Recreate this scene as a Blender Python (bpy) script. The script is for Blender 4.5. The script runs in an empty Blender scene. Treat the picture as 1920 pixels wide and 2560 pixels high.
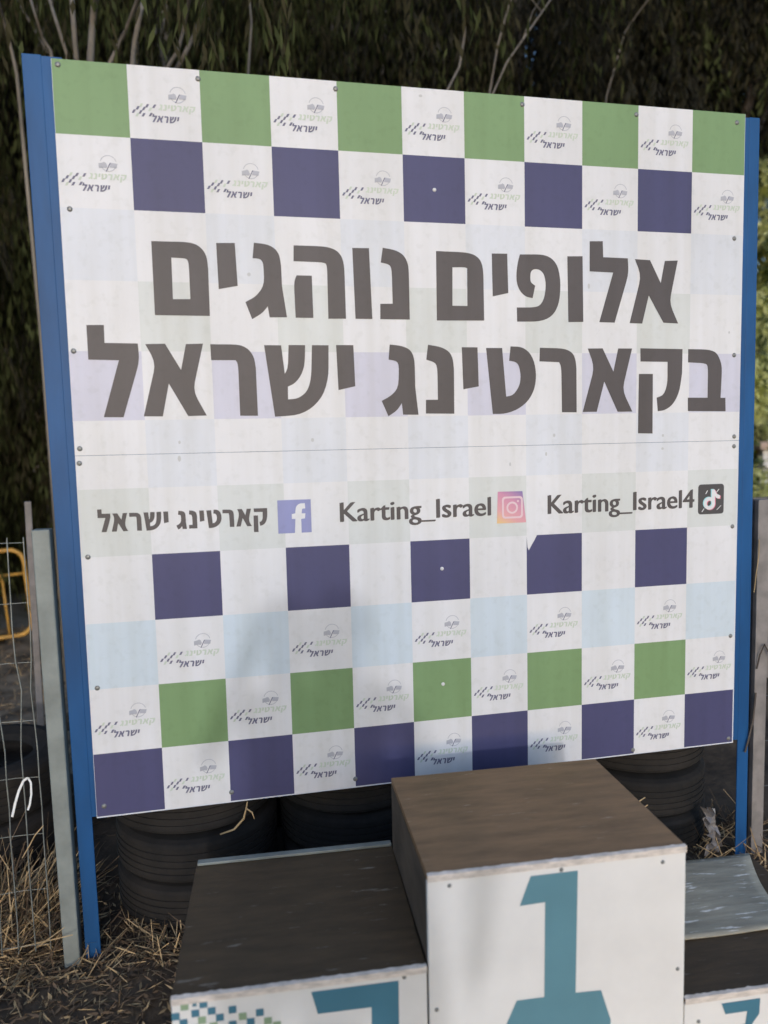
import bpy, bmesh, math, random
import numpy as np
from mathutils import Vector, Matrix
from mathutils.geometry import tessellate_polygon

random.seed(7)
scene = bpy.context.scene
COL = scene.collection
R = math.radians

# ------------------------------------------------------------------ camera
cam_d = bpy.data.cameras.new("camera")
cam = bpy.data.objects.new("camera", cam_d)
COL.objects.link(cam)
CAM = Vector((0.5018, -2.4975, 1.7277))
AX = ((0.9786930, -0.2040203, -0.0231466), (-0.0404817, -0.0812076, -0.9958747), (0.2012990, 0.9755927, -0.0877364))
cam.matrix_world = Matrix(((AX[0][0], -AX[1][0], -AX[2][0], CAM.x), (AX[0][1], -AX[1][1], -AX[2][1], CAM.y),
                           (AX[0][2], -AX[1][2], -AX[2][2], CAM.z), (0, 0, 0, 1)))
cam_d.sensor_fit = 'VERTICAL'
cam_d.sensor_height = 24.0
cam_d.lens = 24.0 * 1800 / 2560
cam_d.clip_start = 0.05
cam_d.clip_end = 600
cam_d.dof.use_dof = True
cam_d.dof.focus_distance = 2.7
cam_d.dof.aperture_fstop = 0.85
scene.camera = cam

# ------------------------------------------------------------------ light
TO_SUN = Vector((-0.075, -1.0, 0.207)).normalized()
world = bpy.data.worlds.new("World")
scene.world = world
world.use_nodes = True
wn = world.node_tree
sky = wn.nodes.new("ShaderNodeTexSky")
sky.sky_type = 'NISHITA'
sky.sun_disc = False
sky.sun_elevation = math.asin(TO_SUN.z)
sky.sun_rotation = math.atan2(TO_SUN.x, TO_SUN.y)
sky.air_density = 1.0
sky.dust_density = 1.0
sky.ozone_density = 1.0
bg = wn.nodes["Background"]
bg.inputs["Strength"].default_value = 0.15
wn.links.new(sky.outputs[0], bg.inputs[0])
sun_d = bpy.data.lights.new("sun", 'SUN')
sun_d.energy = 0.5
sun_d.angle = R(1.7)
sun_d.color = (1.0, 0.90, 0.78)
sun = bpy.data.objects.new("sun", sun_d)
sun.rotation_euler = TO_SUN.to_track_quat('Z', 'Y').to_euler()
sun.location = (-1, -12, 4)
COL.objects.link(sun)
vs = scene.view_settings
vs.view_transform = 'Standard'
vs.look = 'None'
vs.exposure = 0.68
vs.gamma = 1.0
vs.use_curve_mapping = False
vs.use_white_balance = True
vs.white_balance_temperature = 5350
vs.white_balance_tint = 13
scene.cycles.max_bounces = 8
scene.cycles.diffuse_bounces = 4
scene.cycles.transparent_max_bounces = 8

# ------------------------------------------------------------------ materials
def mat(name, col, rough=0.6, metal=0.0, var=0.0, scale=8.0, col2=None, bump=0.0, bscale=None, spec=0.5, stretch=None,
        trans=0.0, detail=4.0, ramp=(0.35, 0.65)):
    m = bpy.data.materials.new(name)
    m.use_nodes = True
    nt = m.node_tree
    b = nt.nodes["Principled BSDF"]
    b.inputs["Roughness"].default_value = rough
    b.inputs["Metallic"].default_value = metal
    b.inputs["Specular IOR Level"].default_value = spec
    c = (*col, 1)
    b.inputs["Base Color"].default_value = c
    tc = nt.nodes.new("ShaderNodeTexCoord")
    src = tc.outputs["Object"]
    if stretch:
        mp = nt.nodes.new("ShaderNodeMapping")
        mp.inputs["Scale"].default_value = stretch
        nt.links.new(src, mp.inputs["Vector"])
        src = mp.outputs[0]
    if var or col2:
        n = nt.nodes.new("ShaderNodeTexNoise")
        n.inputs["Scale"].default_value = scale
        n.inputs["Detail"].default_value = detail
        n.inputs["Roughness"].default_value = 0.6
        nt.links.new(src, n.inputs["Vector"])
        cr = nt.nodes.new("ShaderNodeValToRGB")
        cr.color_ramp.elements[0].position, cr.color_ramp.elements[1].position = ramp
        a = tuple(x * (1 - var) for x in col)
        d = col2 if col2 else tuple(min(1, x * (1 + var)) for x in col)
        cr.color_ramp.elements[0].color = (*a, 1)
        cr.color_ramp.elements[1].color = (*d, 1)
        nt.links.new(n.outputs[0], cr.inputs[0])
        nt.links.new(cr.outputs[0], b.inputs["Base Color"])
    if bump:
        n2 = nt.nodes.new("ShaderNodeTexNoise")
        n2.inputs["Scale"].default_value = bscale or scale * 3
        n2.inputs["Detail"].default_value = 5
        nt.links.new(src, n2.inputs["Vector"])
        bp = nt.nodes.new("ShaderNodeBump")
        bp.inputs["Strength"].default_value = bump
        bp.inputs["Distance"].default_value = 0.01
        nt.links.new(n2.outputs[0], bp.inputs["Height"])
        nt.links.new(bp.outputs[0], b.inputs["Normal"])
    if trans:
        out = nt.nodes["Material Output"]
        tr = nt.nodes.new("ShaderNodeBsdfTranslucent")
        tr.inputs[0].default_value = (min(1, col[0] * 2.2), min(1, col[1] * 2.2), col[2] * 1.2, 1)
        mx = nt.nodes.new("ShaderNodeMixShader")
        mx.inputs[0].default_value = trans
        nt.links.new(b.outputs[0], mx.inputs[1])
        nt.links.new(tr.outputs[0], mx.inputs[2])
        nt.links.new(mx.outputs[0], out.inputs[0])
    return m

def printed(name, col, var=0.045):
    """printed vinyl: dusty with faint run-off streaks, satin, slightly buckled"""
    m = mat(name, col, rough=0.50, var=var, scale=1.7, spec=0.3, detail=6, bump=0.10, bscale=1.6)
    nt = m.node_tree
    b = nt.nodes["Principled BSDF"]
    src = b.inputs["Base Color"].links[0].from_socket
    tc = nt.nodes.new("ShaderNodeTexCoord")
    mp = nt.nodes.new("ShaderNodeMapping")
    mp.inputs["Scale"].default_value = (9, 9, .5)
    nt.links.new(tc.outputs["Object"], mp.inputs[0])
    n = nt.nodes.new("ShaderNodeTexNoise")
    n.inputs["Scale"].default_value = 2.0
    n.inputs["Detail"].default_value = 7
    nt.links.new(mp.outputs[0], n.inputs["Vector"])
    n2 = nt.nodes.new("ShaderNodeTexNoise")
    n2.inputs["Scale"].default_value = 38.0
    n2.inputs["Detail"].default_value = 3
    nt.links.new(tc.outputs["Object"], n2.inputs["Vector"])
    def ramp(s_, lo, hi, a, c):
        cr = nt.nodes.new("ShaderNodeValToRGB")
        cr.color_ramp.elements[0].position = lo; cr.color_ramp.elements[1].position = hi
        cr.color_ramp.elements[0].color = (*a, 1); cr.color_ramp.elements[1].color = (*c, 1)
        nt.links.new(s_, cr.inputs[0])
        return cr.outputs[0]
    for fac in (ramp(n.outputs[0], .35, .62, (.93, .925, .90), (1, 1, 1)), ramp(n2.outputs[0], .30, .45, (.95, .95, .94), (1, 1, 1))):
        mx = nt.nodes.new("ShaderNodeMixRGB")
        mx.blend_type = 'MULTIPLY'
        mx.inputs[0].default_value = 1
        nt.links.new(src, mx.inputs[1]); nt.links.new(fac, mx.inputs[2])
        src = mx.outputs[0]
    nt.links.new(src, b.inputs["Base Color"])
    return m

M = {}
M['white'] = printed('printed_white', (0.70, 0.69, 0.69))
M['green'] = printed('printed_green', (0.200, 0.305, 0.135))
M['blue'] = printed('printed_indigo', (0.070, 0.068, 0.150))
M['pale_blue'] = printed('printed_pale_blue', (0.575, 0.64, 0.69))
M['faint_blue'] = printed('printed_faint_blue', (0.65, 0.66, 0.69))
M['grey'] = printed('printed_pale_grey', (0.615, 0.625, 0.60))
M['lavender'] = printed('printed_lavender', (0.575, 0.565, 0.645))
M['ink'] = printed('printed_dark_grey', (0.092, 0.080, 0.078), 0.08)
M['ink_green'] = printed('printed_faded_green', (0.52, 0.57, 0.47))
M['ink_blue'] = printed('printed_navy', (0.15, 0.145, 0.21))
M['ink_grey'] = printed('printed_mid_grey', (0.43, 0.43, 0.47))
M['fb'] = printed('printed_soft_blue', (0.27, 0.28, 0.49))
M['tk'] = printed('printed_charcoal', (0.075, 0.07, 0.07))
M['cyan'] = printed('printed_cyan', (0.35, 0.65, 0.68))
M['pink'] = printed('printed_pink', (0.65, 0.22, 0.30))
M['teal'] = mat('teal_vinyl', (0.125, 0.25, 0.295), rough=0.4, var=0.07, scale=3)
M['teal_dark'] = mat('dark_teal_vinyl', (0.075, 0.185, 0.25), rough=0.4, var=0.07, scale=3)
M['sq_green'] = mat('moss_vinyl', (0.27, 0.36, 0.22), rough=0.4, var=0.05, scale=3)
M['steel_blue'] = mat('blue_paint', (0.014, 0.072, 0.205), rough=0.5, spec=.3, var=0.22, scale=5, bump=0.05, bscale=40, stretch=(1, 1, .25))
M['galv'] = mat('galvanised_steel', (0.205, 0.225, 0.21), rough=0.55, metal=0.15, var=0.16, scale=9, bump=0.05, bscale=60)
M['galv_dark'] = mat('weathered_steel', (0.22, 0.20, 0.185), rough=0.6, metal=0.1, var=0.2, scale=12)
M['wire'] = mat('fence_wire', (0.20, 0.215, 0.20), rough=0.5, metal=0.4, var=0.2, scale=20)
M['screw'] = mat('screw_steel', (0.21, 0.21, 0.195), rough=0.45, metal=0.4, var=0.3, scale=60)
M['cap'] = mat('white_plastic', (0.66, 0.64, 0.62), rough=0.5)
M['smudge'] = mat('grey_smudge', (0.50, 0.50, 0.49), rough=0.6)
M['panel_edge'] = mat('panel_edge', (0.62, 0.63, 0.66), rough=0.5)
M['rubber'] = mat('black_rubber', (0.007, 0.0063, 0.0055), rough=0.9, var=0.4, scale=4, col2=(0.020, 0.0165, 0.013), bump=0.15, bscale=50)
M['box_white'] = mat('painted_white_board', (0.74, 0.715, 0.67), rough=0.5, var=0.045, scale=4, bump=0.03, bscale=30)
M['trim'] = mat('chipped_cream_edge', (0.62, 0.55, 0.475), rough=0.6, var=0.2, scale=26, stretch=(1, 1, 3))
M['side_ply'] = mat('brown_plywood_side', (0.085, 0.062, 0.042), rough=0.8, var=0.3, scale=9, stretch=(4, .6, 1), bump=.1)
M['straw'] = mat('dry_straw', (0.42, 0.30, 0.15), rough=0.85, var=0.35, scale=7)
M['litter'] = mat('dry_leaf', (0.12, 0.08, 0.045), rough=0.85, var=0.45, scale=3)
M['yellow'] = mat('yellow_paint', (0.50, 0.28, 0.045), rough=0.5, var=0.25, scale=9)
M['ribbon'] = mat('white_strap', (0.75, 0.75, 0.72), rough=0.5, var=0.08, scale=20)
M['bark'] = mat('pale_bark', (0.21, 0.185, 0.15), rough=0.85, var=0.35, scale=5, stretch=(1, 1, .2), bump=.2)
M['bark_dark'] = mat('dark_bark', (0.07, 0.055, 0.042), rough=0.9, var=0.4, scale=5, stretch=(1, 1, .2), bump=.2)
M['leaf'] = mat('eucalyptus_leaf', (0.062, 0.070, 0.027), rough=0.85, var=0.8, scale=.9, trans=0.4, ramp=(.38, .62), spec=.08)
M['leaf_brown'] = mat('dull_olive_leaf', (0.042, 0.038, 0.020), rough=0.85, var=0.8, scale=.8, trans=0.35, ramp=(.38, .62), spec=.08)
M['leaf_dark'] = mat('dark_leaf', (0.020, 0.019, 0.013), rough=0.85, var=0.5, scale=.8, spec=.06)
M['leaf_sun'] = mat('sun_painted_leaf', (0.50, 0.52, 0.25), rough=0.55, var=0.45, scale=2.2, trans=0.4, spec=.3)  # sunlight on the bush is painted in as a much paler leaf colour
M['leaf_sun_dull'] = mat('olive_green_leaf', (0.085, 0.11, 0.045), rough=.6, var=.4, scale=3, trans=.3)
M['wall_grey'] = mat('grey_board', (0.17, 0.155, 0.14), rough=0.8, var=0.2, scale=4, stretch=(1, 1, .3), bump=.1)
M['roof_tan'] = mat('tan_concrete', (0.36, 0.27, 0.21), rough=0.85, var=0.15, scale=5)
M['wash'] = mat('white_render', (0.60, 0.58, 0.55), rough=0.8, var=0.1, scale=4)
M['foil'] = mat('crumpled_film', (0.22, 0.20, 0.185), rough=0.25, var=0.3, scale=14, spec=.8)

def wood_top(name, base, streak, amount, rough):
    """dark film-faced plywood with pale scratches that run along the board"""
    m = bpy.data.materials.new(name)
    m.use_nodes = True
    nt = m.node_tree
    b = nt.nodes["Principled BSDF"]
    b.inputs["Roughness"].default_value = rough
    b.inputs["Specular IOR Level"].default_value = .4
    tc = nt.nodes.new("ShaderNodeTexCoord")
    def noise(sc, stretch, det, lo, hi, c0, c1):
        mp = nt.nodes.new("ShaderNodeMapping")
        mp.inputs["Scale"].default_value = stretch
        nt.links.new(tc.outputs["Object"], mp.inputs["Vector"])
        n = nt.nodes.new("ShaderNodeTexNoise")
        n.inputs["Scale"].default_value = sc
        n.inputs["Detail"].default_value = det
        n.inputs["Roughness"].default_value = .65
        nt.links.new(mp.outputs[0], n.inputs["Vector"])
        cr = nt.nodes.new("ShaderNodeValToRGB")
        cr.color_ramp.elements[0].position = lo
        cr.color_ramp.elements[1].position = hi
        cr.color_ramp.elements[0].color = (*c0, 1)
        cr.color_ramp.elements[1].color = (*c1, 1)
        nt.links.new(n.outputs[0], cr.inputs[0])
        return cr, n
    a, _ = noise(5, (1, 5, 1), 6, .3, .7, tuple(x * .72 for x in base), tuple(x * 1.3 for x in base))
    s, _ = noise(9, (1, 6, 1), 5, amount, amount + .07, (0, 0, 0), (1, 1, 1))
    mx = nt.nodes.new("ShaderNodeMixRGB")
    nt.links.new(s.outputs[0], mx.inputs[0])
    nt.links.new(a.outputs[0], mx.inputs[1])
    mx.inputs[2].default_value = (*streak, 1)
    nt.links.new(mx.outputs[0], b.inputs["Base Color"])
    _, n2 = noise(12, (1, 7, 1), 5, 0, 1, (0, 0, 0), (1, 1, 1))
    bp = nt.nodes.new("ShaderNodeBump")
    bp.inputs["Strength"].default_value = .25
    bp.inputs["Distance"].default_value = .006
    nt.links.new(n2.outputs[0], bp.inputs["Height"])
    nt.links.new(bp.outputs[0], b.inputs["Normal"])
    return m
M['top_brown'] = wood_top('worn_brown_plywood', (0.215, 0.125, 0.058), (0.33, 0.24, 0.155), .64, .6)
M['top_dark'] = wood_top('worn_dark_plywood', (0.066, 0.043, 0.021), (0.20, 0.17, 0.13), .635, .65)
M['sheet_grey'] = wood_top('grey_streaked_sheet', (0.32, 0.295, 0.225), (0.78, 0.75, 0.68), .59, .5)

def gradient_icon():
    m = bpy.data.materials.new('sunset_gradient_print')
    m.use_nodes = True
    nt = m.node_tree
    b = nt.nodes["Principled BSDF"]
    b.inputs["Roughness"].default_value = .4
    tc = nt.nodes.new("ShaderNodeTexCoord")
    mp = nt.nodes.new("ShaderNodeMapping")
    mp.inputs["Location"].default_value = (-1.436, 0, -1.444)
    nt.links.new(tc.outputs["Object"], mp.inputs[0])
    sp = nt.nodes.new("ShaderNodeSeparateXYZ")
    nt.links.new(mp.outputs[0], sp.inputs[0])
    ad = nt.nodes.new("ShaderNodeMath")
    ad.operation = 'MULTIPLY_ADD'
    nt.links.new(sp.outputs[0], ad.inputs[0])
    ad.inputs[1].default_value = 3.2
    m2 = nt.nodes.new("ShaderNodeMath")
    m2.operation = 'MULTIPLY'
    m2.inputs[1].default_value = 5.6
    nt.links.new(sp.outputs[2], m2.inputs[0])
    nt.links.new(m2.outputs[0], ad.inputs[2])
    cr = nt.nodes.new("ShaderNodeValToRGB")
    e = cr.color_ramp.elements
    e[0].position = .02; e[0].color = (.72, .50, .20, 1)
    e[1].position = .97; e[1].color = (.20, .16, .37, 1)
    x = e.new(.3); x.color = (.66, .33, .34, 1)
    x = e.new(.66); x.color = (.56, .25, .36, 1)
    nt.links.new(ad.outputs[0], cr.inputs[0])
    nt.links.new(cr.outputs[0], b.inputs["Base Color"])
    return m
M['ig'] = gradient_icon()

# ------------------------------------------------------------------ helpers
def link(o, parent=None):
    COL.objects.link(o)
    if parent is not None:
        o.parent = parent
    return o

def tag(o, label=None, cat=None, group=None, kind=None):
    if label: o["label"] = label
    if cat: o["category"] = cat
    if group: o["group"] = group
    if kind: o["kind"] = kind
    return o

def thing(name, label, cat, loc=(0, 0, 0), rz=0.0, group=None):
    o = bpy.data.objects.new(name, None)
    o.empty_display_size = .1
    o.location = loc
    o.rotation_euler = (0, 0, rz)
    return tag(link(o), label, cat, group)

class MB:
    def __init__(self):
        self.v, self.f, self.m = [], [], []
    def add(self, vs, fs, mi=0):
        n = len(self.v)
        self.v += [tuple(p) for p in vs]
        self.f += [tuple(i + n for i in f) for f in fs]
        self.m += [mi] * len(fs)
        return self
    def box(self, x0, x1, y0, y1, z0, z1, mi=0):
        v = [(x0, y0, z0), (x1, y0, z0), (x1, y1, z0), (x0, y1, z0), (x0, y0, z1), (x1, y0, z1), (x1, y1, z1), (x0, y1, z1)]
        return self.add(v, [(0, 3, 2, 1), (4, 5, 6, 7), (0, 1, 5, 4), (1, 2, 6, 5), (2, 3, 7, 6), (3, 0, 4, 7)], mi)
    def hexa(self, v, mi=0):
        return self.add(v, [(0, 3, 2, 1), (4, 5, 6, 7), (0, 1, 5, 4), (1, 2, 6, 5), (2, 3, 7, 6), (3, 0, 4, 7)], mi)
    def quad(self, a, b, c, d, mi=0):
        return self.add([a, b, c, d], [(0, 1, 2, 3)], mi)
    def tube(self, path, rad, n=8, mi=0, cap=True):
        path = [Vector(p) for p in path]
        rad = rad if isinstance(rad, (list, tuple)) else [rad] * len(path)
        rings = []
        for i, p in enumerate(path):
            t = (path[min(i + 1, len(path) - 1)] - path[max(i - 1, 0)]).normalized()
            u = t.cross(Vector((0.31, 0.95, 0.11)))
            if u.length < 1e-3: u = t.cross(Vector((1, 0, 0)))
            u.normalize()
            w = t.cross(u)
            rings.append([p + (u * math.cos(2 * math.pi * k / n) + w * math.sin(2 * math.pi * k / n)) * rad[i] for k in range(n)])
        base = len(self.v)
        for r in rings: self.v += [tuple(q) for q in r]
        for i in range(len(path) - 1):
            for k in range(n):
                a = base + i * n + k; b = base + i * n + (k + 1) % n
                self.f.append((a, b, b + n, a + n)); self.m.append(mi)
        if cap:
            self.f.append(tuple(base + k for k in reversed(range(n)))); self.m.append(mi)
            self.f.append(tuple(base + (len(path) - 1) * n + k for k in range(n))); self.m.append(mi)
        return self
    def build(self, name, mats, parent=None, smooth=False, bevel=0.0):
        me = bpy.data.meshes.new(name)
        me.from_pydata(self.v, [], self.f)
        if not isinstance(mats, (list, tuple)): mats = [mats]
        for m in mats: me.materials.append(m)
        me.polygons.foreach_set("material_index", self.m)
        if smooth: me.polygons.foreach_set("use_smooth", [True] * len(me.polygons))
        me.update()
        o = bpy.data.objects.new(name, me)
        link(o, parent)
        if bevel:
            b = o.modifiers.new("bevel", 'BEVEL')
            b.width = bevel; b.segments = 2; b.limit_method = 'ANGLE'
        return o

def rounded(loop):
    """soften shallow corners of a traced outline; sharp corners stay"""
    out = []
    n = len(loop)
    for i in range(n):
        a, b, c = (Vector(loop[(i - 1) % n]), Vector(loop[i]), Vector(loop[(i + 1) % n]))
        d1, d2 = (b - a), (c - b)
        ang = abs(d1.angle_signed(d2, 0)) if d1.length and d2.length else 0
        if R(8) < ang < R(56):
            l1, l2 = min(d1.length * .45, .03), min(d2.length * .45, .03)
            p, q = b - d1.normalized() * l1, b + d2.normalized() * l2
            for t in (0, .33, .67, 1):
                out.append(tuple(p * (1 - t) ** 2 + b * 2 * t * (1 - t) + q * t * t))
        else:
            out.append(tuple(b))
    return out

def flat(mb, loops, y, mi=0, smooth=True):
    """outline loops (x,z) filled as one flat print at depth y, facing -y"""
    ls = [rounded(l) if smooth else [tuple(p) for p in l] for l in loops]
    vl = [[Vector((p[0], p[1], 0)) for p in l] for l in ls]
    tris = tessellate_polygon(vl)
    pts = [p for l in ls for p in l]
    fs = []
    for t in tris:
        a, b, c = (pts[i] for i in t)
        cr = (b[0] - a[0]) * (c[1] - a[1]) - (b[1] - a[1]) * (c[0] - a[0])
        if abs(cr) < 1e-12: continue
        fs.append(tuple(t) if cr > 0 else tuple(reversed(t)))
    mb.add([(p[0], y, p[1]) for p in pts], fs, mi)

def mm(loops): return [[(p[0] / 1000, p[1] / 1000) for p in l] for l in loops]

def disc(mb, x, z, r, y, n=14, mi=0, r2=None):
    flat(mb, [[(x + r * math.cos(2 * math.pi * k / n), z + (r2 or r) * math.sin(2 * math.pi * k / n)) for k in range(n)]], y, mi, False)

def ring(mb, x, z, r0, r1, y, a0=0, a1=360, n=28, mi=0):
    v, f = [], []
    for k in range(n + 1):
        a = R(a0 + (a1 - a0) * k / n)
        v += [(x + r0 * math.cos(a), y, z + r0 * math.sin(a)), (x + r1 * math.cos(a), y, z + r1 * math.sin(a))]
    for k in range(n): f.append((2 * k, 2 * k + 1, 2 * k + 3, 2 * k + 2))
    mb.add(v, f, mi)

def rrect(x0, x1, z0, z1, r, n=5):
    p = []
    for cx, cz, a in ((x1 - r, z1 - r, 0), (x0 + r, z1 - r, 90), (x0 + r, z0 + r, 180), (x1 - r, z0 + r, 270)):
        for k in range(n + 1):
            t = R(a + 90 * k / n)
            p.append((cx + r * math.cos(t), cz + r * math.sin(t)))
    return p

# ------------------------------------------------------------------ traced lettering (millimetres on the board)
LINE1=[[[[270,2411],[384,2412],[410,2406],[430,2391],[443,2366],[445,2326],[444,2177],[270,2177]],[[330,2361],[372,2360],[380,2356],[384,2344],[384,2230],[329,2229]]],[[[474,2412],[534,2414],[538,2276],[476,2264]]],[[[596,2417],[638,2414],[665,2401],[679,2380],[683,2346],[684,2278],[697,2176],[639,2175],[634,2211],[616,2189],[581,2168],[561,2224],[597,2243],[625,2280],[625,2338],[622,2358],[612,2366],[590,2367]]],[[[727,2413],[835,2413],[870,2403],[889,2383],[897,2352],[898,2174],[837,2173],[838,2350],[830,2360],[725,2361]]],[[[734,2315],[785,2315],[786,2175],[726,2175],[724,2293]]],[[[926,2411],[984,2412],[990,2174],[931,2174]]],[[[1032,2415],[1076,2409],[1105,2394],[1119,2369],[1123,2344],[1123,2174],[1018,2174],[1019,2226],[1063,2227],[1062,2346],[1053,2360],[1024,2365]]],[[[1222,2410],[1331,2409],[1365,2401],[1386,2383],[1395,2351],[1396,2174],[1221,2172]],[[1281,2356],[1326,2358],[1335,2354],[1334,2224],[1279,2224]]],[[[1427,2408],[1485,2409],[1488,2272],[1429,2259]]],[[[1533,2408],[1620,2411],[1656,2399],[1680,2370],[1690,2315],[1686,2249],[1669,2208],[1643,2185],[1603,2173],[1521,2172],[1520,2222],[1587,2223],[1611,2231],[1627,2259],[1633,2307],[1625,2343],[1608,2357],[1588,2359],[1574,2350],[1572,2327],[1574,2311],[1591,2300],[1581,2256],[1555,2260],[1532,2279],[1520,2308],[1519,2340],[1524,2377]]],[[[1716,2407],[1776,2409],[1779,2174],[1720,2173]]],[[[1804,2463],[1856,2465],[1858,2408],[1957,2407],[1961,2352],[1905,2173],[1843,2174],[1898,2354],[1804,2356]]],[[[1986,2405],[2048,2403],[2093,2321],[2109,2402],[2163,2405],[2130,2249],[2168,2173],[2106,2175],[2044,2274],[2018,2171],[1966,2172],[2012,2345]]]]
LINE2=[[[[58,2143],[111,2144],[110,2087],[212,2086],[215,2031],[156,1849],[95,1850],[151,2032],[58,2034]]],[[[235,2084],[297,2086],[344,2001],[363,2085],[418,2087],[379,1933],[420,1851],[360,1850],[303,1957],[279,1850],[219,1851],[265,2024]]],[[[441,2085],[537,2085],[567,2069],[583,2042],[587,2007],[588,1848],[529,1849],[529,2021],[521,2033],[442,2033]]],[[[617,2083],[674,2083],[683,1988],[694,2007],[699,2084],[755,2084],[752,2018],[737,1980],[715,1955],[692,1945],[691,1902],[724,1904],[757,1927],[772,1972],[778,2084],[835,2084],[832,1979],[813,1916],[772,1871],[722,1848],[645,1844]]],[[[861,2085],[921,2085],[924,1945],[865,1932]]],[[[1049,2088],[1091,2084],[1121,2072],[1134,2050],[1138,2022],[1138,1942],[1148,1844],[1092,1845],[1088,1885],[1071,1860],[1039,1840],[1016,1894],[1050,1911],[1077,1939],[1081,2018],[1071,2032],[1044,2036]]],[[[1187,2088],[1234,2081],[1265,2065],[1278,2040],[1281,2003],[1280,1846],[1175,1848],[1176,1896],[1220,1896],[1220,2010],[1211,2027],[1180,2036]]],[[[1311,2080],[1370,2080],[1373,1942],[1315,1932]]],[[[1402,2078],[1463,2078],[1477,1905],[1505,1910],[1529,1944],[1534,1981],[1526,2018],[1514,2029],[1489,2033],[1495,2084],[1538,2083],[1570,2062],[1588,2025],[1594,1977],[1586,1928],[1561,1887],[1521,1858],[1473,1843],[1425,1843]]],[[[1608,2080],[1704,2078],[1737,2063],[1749,2037],[1752,2003],[1753,1845],[1694,1846],[1692,2011],[1683,2028],[1606,2031]]],[[[1797,2078],[1857,2079],[1901,1994],[1920,2079],[1977,2079],[1938,1926],[1980,1845],[1919,1845],[1864,1957],[1834,1846],[1777,1846],[1824,2011]]],[[[2011,2080],[2188,2078],[2187,1987],[2177,1917],[2151,1870],[2116,1848],[2086,1845],[2081,1896],[2111,1906],[2126,1948],[2125,2030],[2012,2031]]],[[[2006,1985],[2064,1985],[2065,1761],[2004,1763]]],[[[2212,2078],[2299,2077],[2335,2066],[2354,2030],[2359,2003],[2355,1893],[2376,1893],[2378,1841],[2214,1844],[2213,1895],[2298,1894],[2298,2011],[2289,2025],[2212,2028]]]]
SCREWS=[[19,2933],[29,2501],[439,2923],[884,2925],[1546,2922],[1988,2918],[2404,2917],[2402,2494],[15,2061],[16,1750],[12,1703],[2411,2056],[2418,1743],[2418,1705],[21,1396],[26,955],[2418,1390],[2419,949],[1993,524],[2419,525],[25,545],[447,542],[886,538]]
MARKS=[[2109,1753],[2108,1703],[1663,1762],[1631,1694],[1490,1660],[2387,2142],[1801,2303],[328,1764],[325,1710],[770,1763],[1176,2924],[576,2314]]
FGLYPH=[[699,1444],[722,1443],[722,1492],[735,1493],[737,1511],[724,1511],[726,1527],[737,1528],[736,1546],[717,1546],[705,1536],[702,1512],[690,1510],[690,1493],[702,1493]]


# ------------------------------------------------------------------ ground and setting
def gz(x, y):
    """ground height: nearly level, faint bumps"""
    return .012 * math.sin(3.1 * x + 1.3 * y) * math.sin(2.3 * y + .4) * (1 if y > .1 else .3)

def ground():
    xs = sorted(set([-300, -120, -60, -30, -16] + [round(-10 + .25 * i, 3) for i in range(89)] + [16, 30, 60, 120, 300]))
    ys = sorted(set([-300, -120, -60, -30, -16, -10, -7, -5] + [round(-4 + .2 * i, 3) for i in range(76)] + [14, 20, 30, 60, 120, 300]))
    mb = MB()
    mb.v = [(x, y, gz(x, y) if abs(x) < 12 and -5 < y < 12 else 0) for y in ys for x in xs]
    n = len(xs)
    for j in range(len(ys) - 1):
        for i in range(n - 1):
            mb.f.append((j * n + i, j * n + i + 1, (j + 1) * n + i + 1, (j + 1) * n + i)); mb.m.append(0)
    m = mat('dry_soil', (0.046, 0.030, 0.018), rough=.95, var=.5, scale=2.2, col2=(0.13, 0.09, 0.052), bump=.6, bscale=30, detail=8)
    return tag(mb.build('ground', m, None, True), 'dark dry soil under the trees, littered with straw', 'ground', kind='structure')
ground()
pth = MB()
for i in range(12):
    x0, x1 = -14 + i * 1.25, -14 + (i + 1) * 1.25
    pth.quad((x0, 5.2, .025), (x1, 5.2, .025), (x1, 7.0, .05), (x0, 7.0, .05))
tag(pth.build('path', mat('grey_asphalt', (0.20, 0.20, 0.185), rough=.9, var=.2, scale=9, bump=.2)),
    'strip of grey asphalt beyond the yellow barrier', 'path', kind='structure')

yard = MB()  # separate sheet of paler soil laid over the ground
for j in range(17):
    for i in range(32):
        P = [(-6 + .25 * (i + a), 1.3 + .25 * (j + b)) for a, b in ((0, 0), (1, 0), (1, 1), (0, 1))]
        yard.quad(*[(x, y, gz(x, y) + .004 + .006 * math.sin(2.7 * x) * math.sin(3.3 * y) ** 2) for x, y in P])
tag(yard.build('dirt_yard', mat('pale_soil', (0.17, 0.135, 0.092), rough=.95, var=.5, scale=3.5, col2=(0.40, 0.32, 0.22), bump=.6, bscale=24, detail=9), None, True),
    'paler earth beyond the wire fence, before the yellow barrier', 'ground', kind='structure')

# ------------------------------------------------------------------ display board
CW, CH, ZT = 2.44 / 11, 0.22224, 2.95
YP = -.009
board = thing('display_board', 'large chequered white green and indigo board between two blue posts, dark Hebrew headline', 'billboard', (0, 0, 0))
COLORS = {'white': 0, 'green': 1, 'blue': 2, 'pale_blue': 3, 'faint_blue': 4, 'grey': 5, 'lavender': 6, 'panel_edge': 7}
def cell_color(r, c):
    odd = c % 2
    if r == 0: return 'white' if odd else 'green'
    if r == 1: return 'blue' if odd else 'white'
    if r == 2: return 'white' if odd else 'faint_blue'
    if r == 3: return 'grey' if odd else 'white'
    if r == 4: return 'white' if odd else 'lavender'
    if r == 5: return 'faint_blue' if odd else 'white'
    if r == 6: return 'white' if odd else 'grey'
    if r == 7: return 'blue' if odd else 'white'
    if r == 8: return 'white' if odd else 'pale_blue'
    if r == 9: return 'green' if odd else 'white'
    return 'white' if odd else 'blue'
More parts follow.
